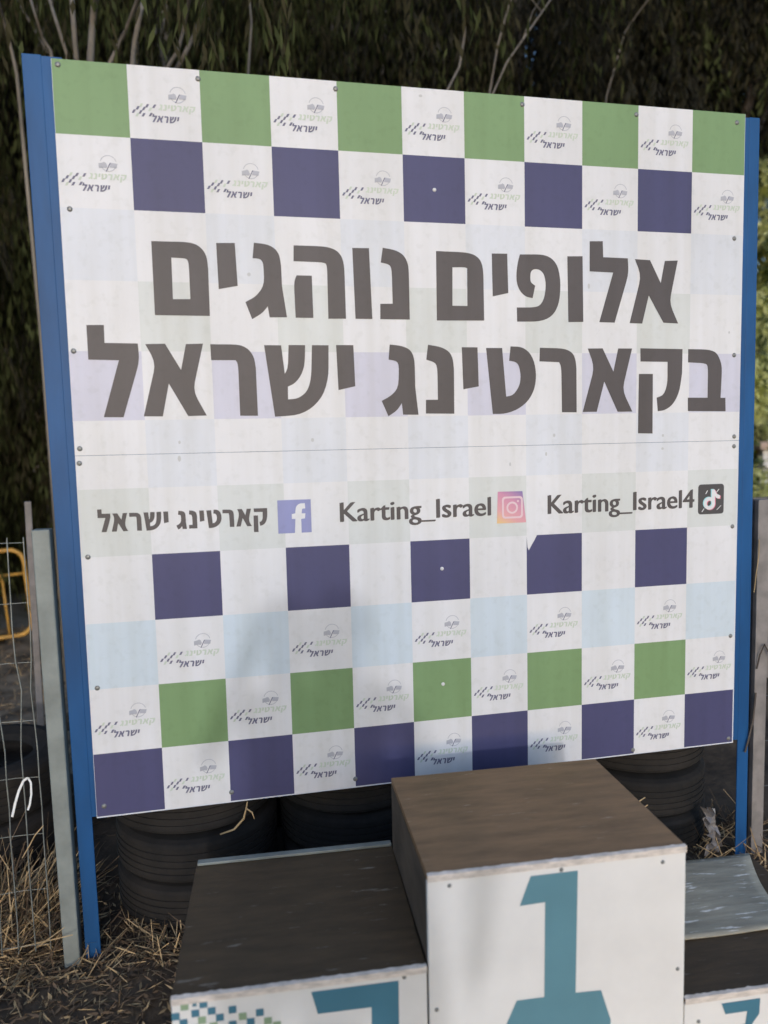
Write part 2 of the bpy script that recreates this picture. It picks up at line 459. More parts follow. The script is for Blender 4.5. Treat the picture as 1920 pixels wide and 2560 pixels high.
def panel(r0, r1):
    mb = MB()
    z1, z0 = ZT - r0 * CH, ZT - r1 * CH
    if r0 > 0: z1 -= .0012
    b = .0045
    W = 11 * CW
    # body: sides, back and the pale cut edge round the print
    mb.add([(0, YP, z0), (W, YP, z0), (W, YP + .005, z0), (0, YP + .005, z0), (0, YP, z1), (W, YP, z1), (W, YP + .005, z1), (0, YP + .005, z1)],
           [(0, 3, 2, 1), (4, 5, 6, 7), (1, 2, 6, 5), (2, 3, 7, 6), (3, 0, 4, 7)], 7)
    zi0 = z0 + (b if r0 > 0 else 0)
    xi0, xi1 = (.001, W - (b if r0 > 0 else .001))
    mb.quad((0, YP, z0), (xi0, YP, zi0), (xi0, YP, z1), (0, YP, z1), 7)
    mb.quad((xi1, YP, zi0), (W, YP, z0), (W, YP, z1), (xi1, YP, z1), 7)
    if zi0 > z0: mb.quad((0, YP, z0), (W, YP, z0), (xi1, YP, zi0), (xi0, YP, zi0), 7)
    for r in range(int(math.floor(r0)), int(math.ceil(r1))):
        a, c = max(zi0, ZT - (r + 1) * CH), min(z1, ZT - r * CH)
        for k in range(11):
            x0, x1 = max(xi0, k * CW), min(xi1, (k + 1) * CW)
            mb.quad((x0, YP, a), (x1, YP, a), (x1, YP, c), (x0, YP, c), COLORS[cell_color(r, k)])
    return mb.build('panel', [M[k] for k in COLORS], board)
panel(0, 5.5)
panel(5.5, 11)
# back board of each panel so that it has depth, and rails behind
for z0, z1 in ((.56, .60), (1.70, 1.75), (2.86, 2.90)):
    MB().box(.02, 2.42, .003, .033, z0, z1).build('rail', M['steel_blue'], board)
# posts: angle iron, slightly leaning as they stand
def post(xb0, xb1, xt0, xt1, top, leg_left):
    mb = MB()
    y0, y1 = -.002, .004
    mb.hexa([(xb0, y0, -.1), (xb1, y0, -.1), (xb1, y1, -.1), (xb0, y1, -.1), (xt0, y0, top), (xt1, y0, top), (xt1, y1, top), (xt0, y1, top)])
    w = .006
    if leg_left: mb.hexa([(xb0, y1, -.1), (xb0 + w, y1, -.1), (xb0 + w, .05, -.1), (xb0, .05, -.1), (xt0, y1, top), (xt0 + w, y1, top), (xt0 + w, .05, top), (xt0, .05, top)])
    else: mb.hexa([(xb1 - w, y1, -.1), (xb1, y1, -.1), (xb1, .05, -.1), (xb1 - w, .05, -.1), (xt1 - w, y1, top), (xt1, y1, top), (xt1, .05, top), (xt1 - w, .05, top)])
    return mb.build('post', M['steel_blue'], board, bevel=.0015)
post(-.063, -.014, -.086, -.030, 2.962, True)
post(2.468, 2.519, 2.464, 2.508, 2.944, False)
# flat strips that carry the panels, butted beside the posts
MB().hexa([(-.030, -.0008, .508), (.03, -.0008, .508), (.03, .0046, .508), (-.030, .0046, .508), (-.045, -.0008, 2.9585), (.03, -.0008, 2.9585), (.03, .0046, 2.9585), (-.045, .0046, 2.9585)]).build('mounting_strip', M['steel_blue'], board)
MB().hexa([(2.41, -.0008, .512), (2.480, -.0008, .512), (2.480, .0046, .512), (2.41, .0046, .512), (2.41, -.0008, 2.942), (2.475, -.0008, 2.942), (2.475, .0046, 2.942), (2.41, .0046, 2.942)]).build('mounting_strip', M['steel_blue'], board)

Y1, Y2, Y3 = YP - .0007, YP - .0013, YP - .0018
for L in (LINE1, LINE2):
    mb = MB()
    for g in L: flat(mb, mm(g), Y1)
    mb.build('headline', M['ink'], board)
# the same words, small, before the first icon
def fit_line(glyphs, tx, tz, shear=0.0):
    """glyph outlines mapped so that their box lands on tx=(x0,x1), tz=(z0,z1)"""
    P = [p for g in glyphs for l in g for p in l]
    x0, x1 = min(p[0] for p in P), max(p[0] for p in P)
    z0, z1 = min(p[1] for p in P), max(p[1] for p in P)
    def f(p):
        u, w = (p[0] - x0) / (x1 - x0), (p[1] - z0) / (z1 - z0)
        return (tx[0] + u * (tx[1] - tx[0]) + shear * w * (tz[1] - tz[0]), tz[0] + w * (tz[1] - tz[0]))
    return [[[f(p) for p in l] for l in g] for g in glyphs]
NAME_LINE = LINE2[:-1]
mb = MB()
for g in fit_line(NAME_LINE, (.058, .607), (1.453, 1.551)): flat(mb, g, Y1)
mb.build('account_text', M['ink'], board)

def latin(txt, x0, x1, zb, cap, name='account_text'):
    cu = bpy.data.curves.new(name, 'FONT')
    cu.body = txt
    cu.size = 1.0
    cu.offset = 0.0
    cu.resolution_u = 4
    o = bpy.data.objects.new(name, cu)
    COL.objects.link(o)
    dg = bpy.context.evaluated_depsgraph_get()
    dg.update()
    me = bpy.data.meshes.new_from_object(o.evaluated_get(dg))
    bpy.data.objects.remove(o)
    xs = [v.co.x for v in me.vertices]
    a, b = min(xs), max(xs)
    k = [v.co.y for v in me.vertices if v.co.x < a + .25]
    h0, h1 = min(k), max(k)
    for v in me.vertices:
        v.co = Vector((x0 + (v.co.x - a) / (b - a) * (x1 - x0), Y1, zb + (v.co.y - h0) / (h1 - h0) * cap))
    nv = len(me.vertices)
    bm = bmesh.new(); bm.from_mesh(me)
    g2 = bmesh.ops.duplicate(bm, geom=bm.verts[:] + bm.edges[:] + bm.faces[:])['geom']
    for v in g2:
        if isinstance(v, bmesh.types.BMVert): v.co += Vector((.0050, -.0002, .0014))
    g3 = bmesh.ops.duplicate(bm, geom=[g for g in g2])['geom']
    for v in g3:
        if isinstance(v, bmesh.types.BMVert): v.co += Vector((-.0025, -.0002, -.0014))
    bm.to_mesh(me); bm.free()
    me.name = name
    me.materials.clear()
    me.materials.append(M['ink'])
    return link(bpy.data.objects.new(name, me), board)
latin('Karting_Israel', .857, 1.410, 1.475, .067)
latin('Karting_Israel4', 1.636, 2.243, 1.471, .069)

def icon(loop, m):
    mb = MB(); flat(mb, [loop], Y1, 0, False)
    return mb.build('app_icon', m, board)
i1 = icon([(.642, 1.444), (.757, 1.444), (.757, 1.559), (.642, 1.559)], M['fb'])
mb = MB(); flat(mb, mm([FGLYPH]), Y2); mb.build('emblem', M['white'], i1)
i2 = icon([(1.437, 1.444), (1.551, 1.444), (1.537, 1.560), (1.441, 1.561)], M['ig'])
mb = MB()
flat(mb, [rrect(1.457, 1.538, 1.461, 1.542, .012), list(reversed(rrect(1.464, 1.531, 1.468, 1.535, .008)))], Y2, 0, False)
ring(mb, 1.4965, 1.5005, .0155, .0225, Y2)
disc(mb, 1.519, 1.524, .004, Y2)
mb.build('emblem', mat('soft_pink_print', (.70, .52, .55), rough=.4), i2)
i3 = icon(rrect(2.264, 2.377, 1.443, 1.560, .012), M['tk'])
mb = MB()
def note(dx, dz, y, mi):
    for P in ([(2.323, 1.486), (2.337, 1.486), (2.335, 1.539), (2.322, 1.539)], [(2.3345, 1.539), (2.3355, 1.5135), (2.346, 1.504), (2.358, 1.503), (2.359, 1.515), (2.345, 1.521)]):
        y -= .00005
        flat(mb, [[(a + dx, b + dz) for a, b in P]], y, mi, False)
    ring(mb, 2.3125 + dx, 1.485 + dz, .0115, .0245, y - .00012, 0, 360, 26, mi)
note(-.0035, .002, Y2, 1)
note(.0035, -.002, Y2 - .0003, 2)
note(0, 0, Y2 - .0006, 0)
for x, z, a in ((2.300, 1.529, 60), (2.349, 1.534, 50), (2.285, 1.459, 55), (2.352, 1.464, 40), (2.358, 1.470, 40)):
    c, s = math.cos(R(a)) * .008, math.sin(R(a)) * .008
    flat(mb, [[(x - c - .002, z - s), (x - c + .002, z - s), (x + c + .002, z + s), (x + c - .002, z + s)]], Y2 - .0006, 0, False)
mb.build('emblem', [M['white'], M['cyan'], M['pink']], i3)

# the small club logo, one in every other pale square
def make_logo():
    mb = MB()
    U = lambda u, v: (u * CW, -v * CH)
    def band(P, mi): flat(mb, [[U(*p) for p in P]], Y1, mi, False)
    cx, cz = U(.684, .372)
    ring(mb, cx, cz, .0235, .0255, Y1, 15, 165, 20, 1)
    ring(mb, cx, cz, .0225, .0245, Y1, 205, 335, 14, 1)
    band([(.551, .374), (.60, .364), (.628, .35), (.652, .366), (.668, .406), (.655, .437), (.60, .43), (.551, .442)], 1)
    band([(.716, .358), (.808, .37), (.792, .43), (.697, .425)], 1)
    flat(mb, [[U(.703, .361), U(.718, .361), U(.657, .482), U(.644, .482)]], Y2, 0, False)
    def sq(u, v, mi): band([(u - .030, v + .024), (u - .002, v - .024), (u + .030, v - .024), (u + .002, v + .024)], mi)
    for u, v in ((.068, .631), (.123, .582), (.159, .636), (.208, .586), (.253, .545), (.352, .545), (.199, .672), (.298, .663)): sq(u, v, 0)
    for u, v in ((.172, .541), (.294, .591), (.114, .676)): sq(u, v, 2)
    def words(gl, u, v, sh, mi):
        z0, z1 = -v[1] * CH, -v[0] * CH
        for g in fit_line(gl, (u[0] * CW, u[1] * CW), (z0, z1), sh): flat(mb, g, Y1, mi, False)
    words(NAME_LINE[5:], (.395, .905), (.512, .625), .2, 2)
    words(NAME_LINE[:5], (.30, .675), (.650, .765), .22, 0)
    return mb
logo_mesh = None
spots = [(0, c) for c in (1, 3, 5, 7, 9)] + [(1, c) for c in (0, 2, 4, 6, 8, 10)] + [(8, c) for c in (1, 3, 5, 7, 9)] + \
        [(9, c) for c in (0, 2, 4, 6, 8, 10)] + [(10, c) for c in (1, 3, 5, 7, 9)]
for r, c in spots:
    if logo_mesh is None:
        lo = make_logo().build('logo', [M['ink_blue'], M['ink_grey'], M['ink_green']], board)
        logo_mesh = lo.data
    else:
        lo = link(bpy.data.objects.new('logo', logo_mesh), board)
    lo.location = (c * CW, 0, ZT - r * CH)
mb = MB(); flat(mb, mm([[[1552, 1396], [1593, 1394], [1583, 1375], [1572, 1358], [1561, 1339], [1556, 1350]]]), Y1, 0, False)
mb.build('torn_patch', M['white'], board)
def screw_mesh():
    mb = MB()
    n = 12
    prof = [(.0085, 0), (.0085, -.0012), (.0052, -.0035), (.0018, -.0042)]
    v = []
    for r_, y in prof: v += [(r_ * math.cos(2 * math.pi * k / n), YP + y, r_ * math.sin(2 * math.pi * k / n)) for k in range(n)]
    f = []
    for i in range(3):
        for k in range(n): f.append((i * n + k, i * n + (k + 1) % n, (i + 1) * n + (k + 1) % n, (i + 1) * n + k))
    f.append(tuple(3 * n + k for k in range(n)))
    mb.add(v, f)
    return mb
sm = None
for x, z in SCREWS:
    if sm is None:
        s = screw_mesh().build('screw', M['screw'], board); sm = s.data
    else: s = link(bpy.data.objects.new('screw', sm), board)
    s.location = (x / 1000, 0, z / 1000)
for x, z in ((1.225, 1.289), (1.222, .860), (1.220, 2.616)):
    s = screw_mesh().build('cap', M['cap'], board); s.location = (x, 0, z); s.scale = (.8, 1, .8)
sd = None
for x, z in MARKS:
    if sd is None:
        mb = MB(); disc(mb, 0, 0, .006, Y1, 9, 0, .009)
        o = mb.build('stain', M['smudge'], board); sd = o.data
    else: o = link(bpy.data.objects.new('stain', sd), board)
    o.location = (x / 1000, 0, z / 1000)
    o.scale = (random.uniform(.6, 1.1), 1, random.uniform(.5, 1.2))

# ------------------------------------------------------------------ podium
def numeral(loops, yf, m, parent):
    mb = MB(); flat(mb, loops, yf - .0012, 0, False)
    return mb.build('numeral', m, parent)
def podium(name, label, ox, oy, yaw, x0, x1, d, h, top, batten=False):
    """block whose front edge lies on local y=0 and runs from x0 to x1"""
    P = thing(name, label, 'podium block', (ox, oy, 0), R(yaw), 'wooden winners podium blocks')
    zb, t, n = -.03, .018, 60
    MB().box(x0, x1, .005, d, h - t, h).build('top_board', M[top], P, bevel=.002)
    e = MB()
    pz = [h - random.uniform(.0, .002) for _ in range(n + 1)]
    py = [.005 + random.uniform(.0, .004) * (1 if random.random() < .6 else .1) for _ in range(n + 1)]
    for i in range(n):
        a, b = x0 + (x1 - x0) * i / n, x0 + (x1 - x0) * (i + 1) / n
        e.add([(a, -.0045, h - t), (b, -.0045, h - t), (b, -.0045, pz[i + 1]), (a, -.0045, pz[i]),
               (a, py[i], h + .0008), (b, py[i + 1], h + .0008), (a, py[i], h - t), (b, py[i + 1], h - t)],
              [(0, 1, 2, 3), (3, 2, 5, 4), (0, 6, 7, 1)])
    e.build('edge_trim', M['trim'], P)
    fr = MB().box(x0, x1, 0, .016, zb, h - t - .0015).build('front_panel', M['box_white'], P, bevel=.002)
    for a in (x0, x1 - .016):
        MB().box(a, a + .016, .0165, d, zb, h - t - .001).build('side_panel', M['side_ply'], P)
    MB().box(x0 + .017, x1 - .017, d - .016, d, zb, h - t - .001).build('back_panel', M['side_ply'], P)
    if batten:
        MB().box(x0 + .004, x1 - .002, d - .026, d - .002, h + .0005, h + .0095).build('batten', M['galv'], P, bevel=.002)
    return P, fr
def face_screws(fr, pts):
    for x, z in pts:
        s = link(bpy.data.objects.new('screw', sm), fr)
        s.location = (x / 1000, -YP, z / 1000); s.scale = (.66, 1, .66)
P1, f1 = podium('podium_block', 'tallest white podium block with brown top and the teal number 1', .938, -.816, -2.85, 0, .71, .551, .65, 'top_brown')
numeral(mm([[(274, 615), (403, 615), (397, 274), (469, 271), (497, 182), (495, 165), (405, 167), (375, 184), (300, 184), (270, 170), (192, 172), (200, 202), (234, 276), (310, 275), (313, 539), (244, 537)]]), 0, M['teal'], f1)
face_screws(f1, [(58, 615), (358, 622), (643, 610), (19, 283), (690, 300)])
P2, f2 = podium('podium_block', 'middle height podium block with dark scratched top and chequer pattern, beside the number 1', .936, -.816, -3.35, -.6385, -.0035, .588, .408, 'top_dark', batten=True)
numeral(mm([[(-299, 377), (-77, 377), (-79, 190), (-225, 190), (-225, 115), (-79, 115), (-79, 50), (-300, 50), (-300, 255), (-149, 255), (-148, 315), (-284, 316)]]), 0, M['teal_dark'], f2)
mb = MB()
for c, P in zip('gbbbbbgbbgbbbggsbgbb', [(-607, 382), (-562, 382), (-629, 359), (-582, 361), (-543, 362), (-524, 342), (-567, 341), (-611, 340), (-493, 358), (-469, 337), (-494, 319), (-427, 341), (-450, 320), (-408, 316), (-386, 302), (-583, 384),
                                        (-585, 322), (-540, 322), (-515, 302), (-630, 320)]):
    s = .0095 if c != 's' else .005
    x, z = P[0] / 1000, P[1] / 1000
    flat(mb, [[(x - s, z - s), (x + s, z - s), (x + s, z + s), (x - s, z + s)]], -.0012, 1 if c == 'g' else 0, False)
mb.build('chequer_decal', [M['teal_dark'], M['sq_green']], f2)
face_screws(f2, [(-62, 384), (-600, 120)])
P3, f3 = podium('podium_block', 'lowest podium block right of the number 1, dark top half covered by a grey sheet', 1.651, -.849, -3.4, 0, .612, .594, .21, 'top_dark')
numeral(mm([[(110, 178), (227, 178), (225, 132), (200, 100), (225, 75), (225, 10), (110, 10), (112, 42), (180, 42), (180, 80), (150, 90), (150, 107), (183, 107), (188, 145), (122, 145)]]), 0, M['teal_dark'], f3)
face_screws(f3, [(42, 135)])
# grey sheet with white streaks over the back of the low block, right edge curved
mb = MB()
NX, NY = 14, 18
for s, dz in ((0, .2155), (1, .2113)):
    for j in range(NY + 1):
        t = j / NY
        y = .592 - t * .384
        xr = .610 - .108 * math.sin(min(1, t * 1.12) * math.pi * .5)
        for i in range(NX + 1):
            x = .012 + (xr - .012) * i / NX
            mb.v.append((x, y, dz + .003 * math.sin(x * 9 + y * 4) ** 2))
    o_ = s * (NX + 1) * (NY + 1)
    for j in range(NY):
        for i in range(NX):
            a = o_ + j * (NX + 1) + i
            q = (a, a + NX + 1, a + NX + 2, a + 1)
            mb.f.append(q if s == 0 else tuple(reversed(q))); mb.m.append(0)
o_ = (NX + 1) * (NY + 1)
rim = [i for i in range(NX + 1)] + [j * (NX + 1) + NX for j in range(1, NY + 1)] + [NY * (NX + 1) + i for i in range(NX - 1, -1, -1)] + [j * (NX + 1) for j in range(NY - 1, 0, -1)]
for a, b in zip(rim, rim[1:] + rim[:1]):
    mb.f.append((a, b, b + o_, a + o_)); mb.m.append(0)
sh = mb.build('loose_sheet', M['sheet_grey'], None, True)
sh.location = (1.651, -.849, 0); sh.rotation_euler = (0, 0, R(-3.4))
tag(sh, 'grey sheet with white streaks lying on the lowest podium block', 'sheet')

# ------------------------------------------------------------------ tyres
def tyre_parts(Ro, wdt):
    Ri = Ro * .60
    prof = [(Ri, -.30), (Ri + .012, -.42), (Ro * .80, -.50), (Ro * .93, -.46), (Ro * .985, -.40)]
    out = []
    k = 5
    for i in range(k):
        z0 = -.36 + .72 * i / k
        z1 = z0 + .72 / k
        out += [(Ro, z0 + .02), (Ro, z1 - .025), (Ro - .005, z1 - .02), (Ro - .005, z1 + .01)]
    prof += out[:-2]
    prof += [(Ro * .985, .40), (Ro * .93, .46), (Ro * .80, .50), (Ri + .012, .42), (Ri, .30), (Ri + .02, .2), (Ro - .03, .15), (Ro - .03, -.15), (Ri + .02, -.2)]
    n = 64
    mb = MB()
    for r_, z in prof:
        for a in range(n):
            t = 2 * math.pi * a / n
            mb.v.append((r_ * math.cos(t), r_ * math.sin(t), z * wdt + wdt * .5))
    m_ = len(prof)
    for i in range(m_):
        for a in range(n):
            p, q = i * n + a, i * n + (a + 1) % n
            p2, q2 = ((i + 1) % m_) * n + a, ((i + 1) % m_) * n + (a + 1) % n
            mb.f.append((p, q, q2, p2)); mb.m.append(0)
    return mb
tm = tyre_parts(.31, .176).build('tyre', M['rubber'], None, False)
first = [tm]
def tyre(x, y, z, rz, label, sc=(1, 1, 1)):
    o = tm if first else bpy.data.objects.new('tyre', tm.data)
    if first: first.pop()
    else: link(o)
    o.location = (x, y, z); o.rotation_euler = (R(random.uniform(-1, 1)), R(random.uniform(-1, 1)), rz); o.scale = sc
    return tag(o, label, 'tyre', 'black tyres stacked behind the board')
where = ('behind the left blue post', 'behind the scratched podium block', 'behind the tallest podium block', 'behind the right end of the board')
for i, (x, y) in enumerate(((.295, .365), (.935, .372), (1.58, .368), (2.205, .372))):
    for k, wd in enumerate(('bottom', 'middle', 'top')):
        tyre(x + random.uniform(-.012, .012), y + random.uniform(-.008, .012), k * .177, random.random() * 6, f'{wd} tyre of the stack {where[i]}')
for x, y, w in ((.62, 1.02, 'between the first and second stacks'), (1.27, 1.02, 'between the second and third stacks'), (1.90, 1.02, 'between the third and last stacks'), (2.62, 1.00, 'near the square grey post')):  # back row added so the gaps between the stacks stay dark
    for k, wd in enumerate(('bottom', 'middle', 'top')):
        tyre(x, y, k * .177, random.random() * 6, f'{wd} tyre of the back row stack added to darken the gap {w}')
for k, wd in enumerate(('lower', 'upper')):
    tyre(-.63, .86 + .01 * k, k * .227, 1.3 * k, f'{wd} wide black tyre of the short stack behind the wire fence', (1.06, 1.06, 1.28))

# ------------------------------------------------------------------ fences
fp = MB()
fp.hexa([(-.127, -.028, -.1), (-.076, -.028, -.1), (-.076, .022, -.1), (-.127, .022, -.1), (-.142, -.028, 1.494), (-.087, -.028, 1.494), (-.087, .022, 1.494), (-.142, .022, 1.494)])
tag(fp.build('fence_post', M['galv'], None, False, .004), 'thick square galvanised post standing against the left blue post', 'fence post', 'galvanised fence posts')
fp = MB().box(-.0175, .0175, -.0175, .0175, -.1, 1.47)
o = tag(fp.build('fence_post', M['galv_dark'], None, False, .003), 'thin grey post beyond the wire fence, behind the thick galvanised post', 'fence post', 'galvanised fence posts')
o.location = (-.688, 2.0, 0); o.rotation_euler = (0, R(.4), .3)
fp = MB()
fp.box(2.553, 2.607, .01, .055, -.1, 1.489)
fp.box(2.548, 2.5525, .006, .03, -.1, 1.485)
tag(fp.build('fence_post', M['galv_dark'], None, False, .003), 'square grey post just right of the right blue post', 'fence post', 'galvanised fence posts')
def wire_mesh(x0, x1, y, label, z0=.06, z1=1.47, bow=0.0):
    mb = MB()
    n = int(abs(x1 - x0) / .05)
    for i in range(n + 1):
        x = x0 + (x1 - x0) * i / n
        p = []
        for k in range(15):
            z = z0 + (z1 - z0) * k / 14
            p.append((x + random.uniform(-.002, .002) + bow * math.exp(-((z - .95) / .09) ** 2) * (1 if i % 2 else -1), y, z))
        mb.tube(p, .0022, 5)
    for k in range(8):
        z = z0 + .02 + (z1 - z0 - .04) * k / 7
        mb.tube([(x0 + (x1 - x0) * i / 24, y + .0034, z + random.uniform(-.003, .003)) for i in range(25)], .0010, 5)
    return tag(mb.build('wire_fence', M['wire']), label, 'fence', 'wire mesh fence panels')
wire_mesh(-.172, -1.9, .0, 'wire mesh fence panel left of the thick galvanised post', bow=.012)
wire_mesh(2.62, 4.1, .035, 'wire mesh fence panel right of the board, hung on the square grey post')
# strap looped over a wire
mb = MB()
P = [(-.262, .545), (-.250, .590), (-.236, .632), (-.220, .664), (-.206, .672), (-.198, .655), (-.199, .615), (-.206, .580), (-.213, .562)]
for i in range(len(P) - 1):
    w0 = .0075 if i < 4 else .006
    a, b = Vector((P[i][0], 0, P[i][1])), Vector((P[i + 1][0], 0, P[i + 1][1]))
    d = (b - a).normalized(); s_ = Vector((-d.z, 0, d.x)) * w0 * .5
    for yy in (-.010, -.0085):
        q = [a - s_, b - s_, b + s_, a + s_]
        mb.quad(*[(v.x, yy, v.z) for v in q])
tag(mb.build('plastic_strap', M['ribbon']), 'white plastic strap looped over a wire of the left fence', 'strap')
# bits of wire by the posts
mb = MB().tube([(-.24, -.008, .40), (-.215, -.012, .44), (-.195, -.012, .475), (-.17, -.004, .50)], .0018, 5)
tag(mb.build('straw_stem', M['straw']), 'thin dry stem poking through the wire beside the thick galvanised post', 'stem')
tag(MB().tube([(2.548, .0, 1.33), (2.542, -.008, 1.27), (2.528, -.012, 1.19), (2.520, -.012, 1.12)], .0022, 5).build('dry_stem', M['straw']), 'pale thin stem hanging over the edge of the right blue post', 'stem')
tag(MB().tube([(2.55, .0, .80), (2.56, -.005, .86), (2.58, -.005, .90), (2.61, -.004, .85), (2.64, .0, .78)], .0035, 5).build('tie_wire', M['bark_dark']), 'bent wire tie across the square grey post at right', 'wire')
tag(MB().tube([(2.549, .0, .70), (2.53, -.012, .60), (2.51, -.014, .52), (2.495, -.012, .46)], .004, 5).build('tie_wire', M['bark_dark']), 'dark wire end slanting across the foot of the right blue post', 'wire')

# ------------------------------------------------------------------ yellow barrier
bar = thing('crowd_barrier', 'yellow tubular barrier with rounded corners standing beyond the wire fence', 'barrier', (-2.38, 4.55, -.03), R(4))
bar.rotation_euler[1] = R(-3.5)
def rr_path(x0, x1, z0, z1, r, n=6):
    p = rrect(x0, x1, z0, z1, r, n)
    return [(a, 0, b) for a, b in p + p[:1]]
MB().tube(rr_path(-1.0, 1.0, .06, .86, .12), .019, 10, cap=False).build('frame', M['yellow'], bar, True)
MB().tube([(-1.0, 0, .63), (1.0, 0, .63)], .014, 8).build('rail', M['yellow'], bar, True)
for i in range(9):
    x = -.8 + i * .2
    MB().tube([(x, 0, .062), (x, 0, .628)], .011, 8).build('bar', M['yellow'], bar, True)
for x in (-.68, .68):
    MB().tube([(x, -.25, -.02), (x - .02, -.12, .02), (x, 0, .045), (x + .02, .12, .02), (x, .25, -.02)], .017, 8).build('foot', M['yellow'], bar, True)

# ------------------------------------------------------------------ foliage
def leaf_array(n, sampler, length, width, droop, rng):
    """n narrow leaves as quads (two tris folded); sampler gives centres; droop 0..1 hangs them"""
    c = sampler(n)
    d = rng.normal(size=(n, 3)); d[:, 2] *= .6
    d /= np.linalg.norm(d, axis=1)[:, None]
    d = d * (1 - droop) + np.array([0, 0, -1.0]) * droop
    d /= np.linalg.norm(d, axis=1)[:, None]
    u = np.cross(d, rng.normal(size=(n, 3))); u /= np.linalg.norm(u, axis=1)[:, None]
    L = length * rng.uniform(.6, 1.3, n)[:, None]; W = width * rng.uniform(.7, 1.3, n)[:, None]
    a = c; b = c + d * L * .45 + u * W; e = c + d * L; f = c + d * L * .45 - u * W
    return np.stack([a, b, e, f], 1).reshape(-1, 3)

def np_mesh(name, co, mats, mi=None):
    me = bpy.data.meshes.new(name)
    nv = len(co); nf = nv // 4
    me.vertices.add(nv); me.vertices.foreach_set("co", co.astype(np.float32).ravel())
    me.loops.add(nv); me.loops.foreach_set("vertex_index", np.arange(nv, dtype=np.int32))
    me.polygons.add(nf); me.polygons.foreach_set("loop_start", np.arange(0, nv, 4, dtype=np.int32))
    for m in mats: me.materials.append(m)
    if mi is not None: me.polygons.foreach_set("material_index", mi.astype(np.int32))
    me.update(calc_edges=True)
    return me

def clumps(rng, k, box, rad, per_strand):
    """sampler: hanging strands gathered into clumps inside an ellipsoid box=(rx,ry,z0,z1)"""
    rx, ry, z0, z1 = box
    cc = rng.normal(size=(k, 3)); cc /= np.linalg.norm(cc, axis=1)[:, None]
    rr = rng.uniform(.25, 1, k) ** .45
    zc, hz = (z0 + z1) / 2, (z1 - z0) / 2
    cen = np.stack([cc[:, 0] * rx * rr, cc[:, 1] * ry * rr, zc + cc[:, 2] * hz * rr], 1)
    def s(n):
        ns = n // per_strand + 1
        i = rng.integers(0, k, ns)
        st = cen[i] + rng.normal(size=(ns, 3)) * rad
        j = np.repeat(np.arange(ns), per_strand)[:n]
        t = np.tile(np.arange(per_strand), ns)[:n] / per_strand
        p = st[j].copy()
        p[:, 2] -= t * rad * 2.2
        p += rng.normal(size=(n, 3)) * .035
        return p
    return s, cen

def crown_mesh(seed, n, box, k, rad, length, width, droop, mats, weights, strand=14):
    rng = np.random.default_rng(seed)
    s, cen = clumps(rng, k, box, rad, strand)
    co = leaf_array(n, s, length, width, droop, rng)
    mi = rng.choice(len(mats), n // strand + 1, p=weights).repeat(strand)[:n]
    return np_mesh('crown', co, mats, mi), cen

def trunk_mesh(seed, h, r, cen, m, limbs=10, base_z=-.15):
    rng = random.Random(seed)
    mb = MB()
    path, rad = [], []
    ox, oy = 0, 0
    for i in range(9):
        t = i / 8
        path.append((ox, oy, base_z + (h - base_z) * t)); rad.append(r * (1 - .8 * t) + .006)
        ox += rng.uniform(-.12, .12); oy += rng.uniform(-.12, .12)
    mb.tube(path, rad, 9)
    idx = rng.sample(range(len(cen)), min(limbs, len(cen)))
    for i in idx:
        c = cen[i]
        t = max(.25, min(.85, (c[2] - 1.0) / h * .8))
        p0 = Vector(path[int(t * 8)])
        p1 = Vector((c[0], c[1], c[2]))
        mid = p0.lerp(p1, .5) + Vector((rng.uniform(-.2, .2), rng.uniform(-.2, .2), .25))
        mb.tube([p0, p0.lerp(mid, .5), mid, p1], [r * .4, r * .3, r * .22, r * .07], 6)
    return mb.build('trunk', m, None, True)

def make_tree(name, label, cat, loc, mesh, cen, h, r, bark, group, rz=0, sc=1.0, seed=0):
    t = thing(name, label, cat, loc, rz, group)
    t.scale = (sc, sc, sc)
    c = link(bpy.data.objects.new('crown', mesh), t)
    k = trunk_mesh(seed, h, r, cen, bark)
    k.parent = t
    return t

LV = [M['leaf'], M['leaf_brown'], M['leaf_dark']]
cA = crown_mesh(1, 22000, (1.9, 1.7, .5, 8.6), 34, .30, .12, .010, .82, LV, [.6, .3, .1], 18)
cB = crown_mesh(2, 60000, (1.8, 1.6, .3, 8.2), 60, .30, .12, .011, .80, LV, [.62, .28, .1], 20)
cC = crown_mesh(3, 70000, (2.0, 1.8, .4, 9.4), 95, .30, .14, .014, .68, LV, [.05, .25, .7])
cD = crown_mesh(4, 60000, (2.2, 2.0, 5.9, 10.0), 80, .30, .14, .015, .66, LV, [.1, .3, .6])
kinds = {'D': (cD, 8.6, .14, M['bark_dark'], 'evergreen_tree'), 'A': (cA, 7.6, .10, M['bark'], 'eucalyptus_tree'), 'B': (cB, 7.2, .09, M['bark'], 'eucalyptus_tree'), 'C': (cC, 8.4, .13, M['bark_dark'], 'evergreen_tree')}
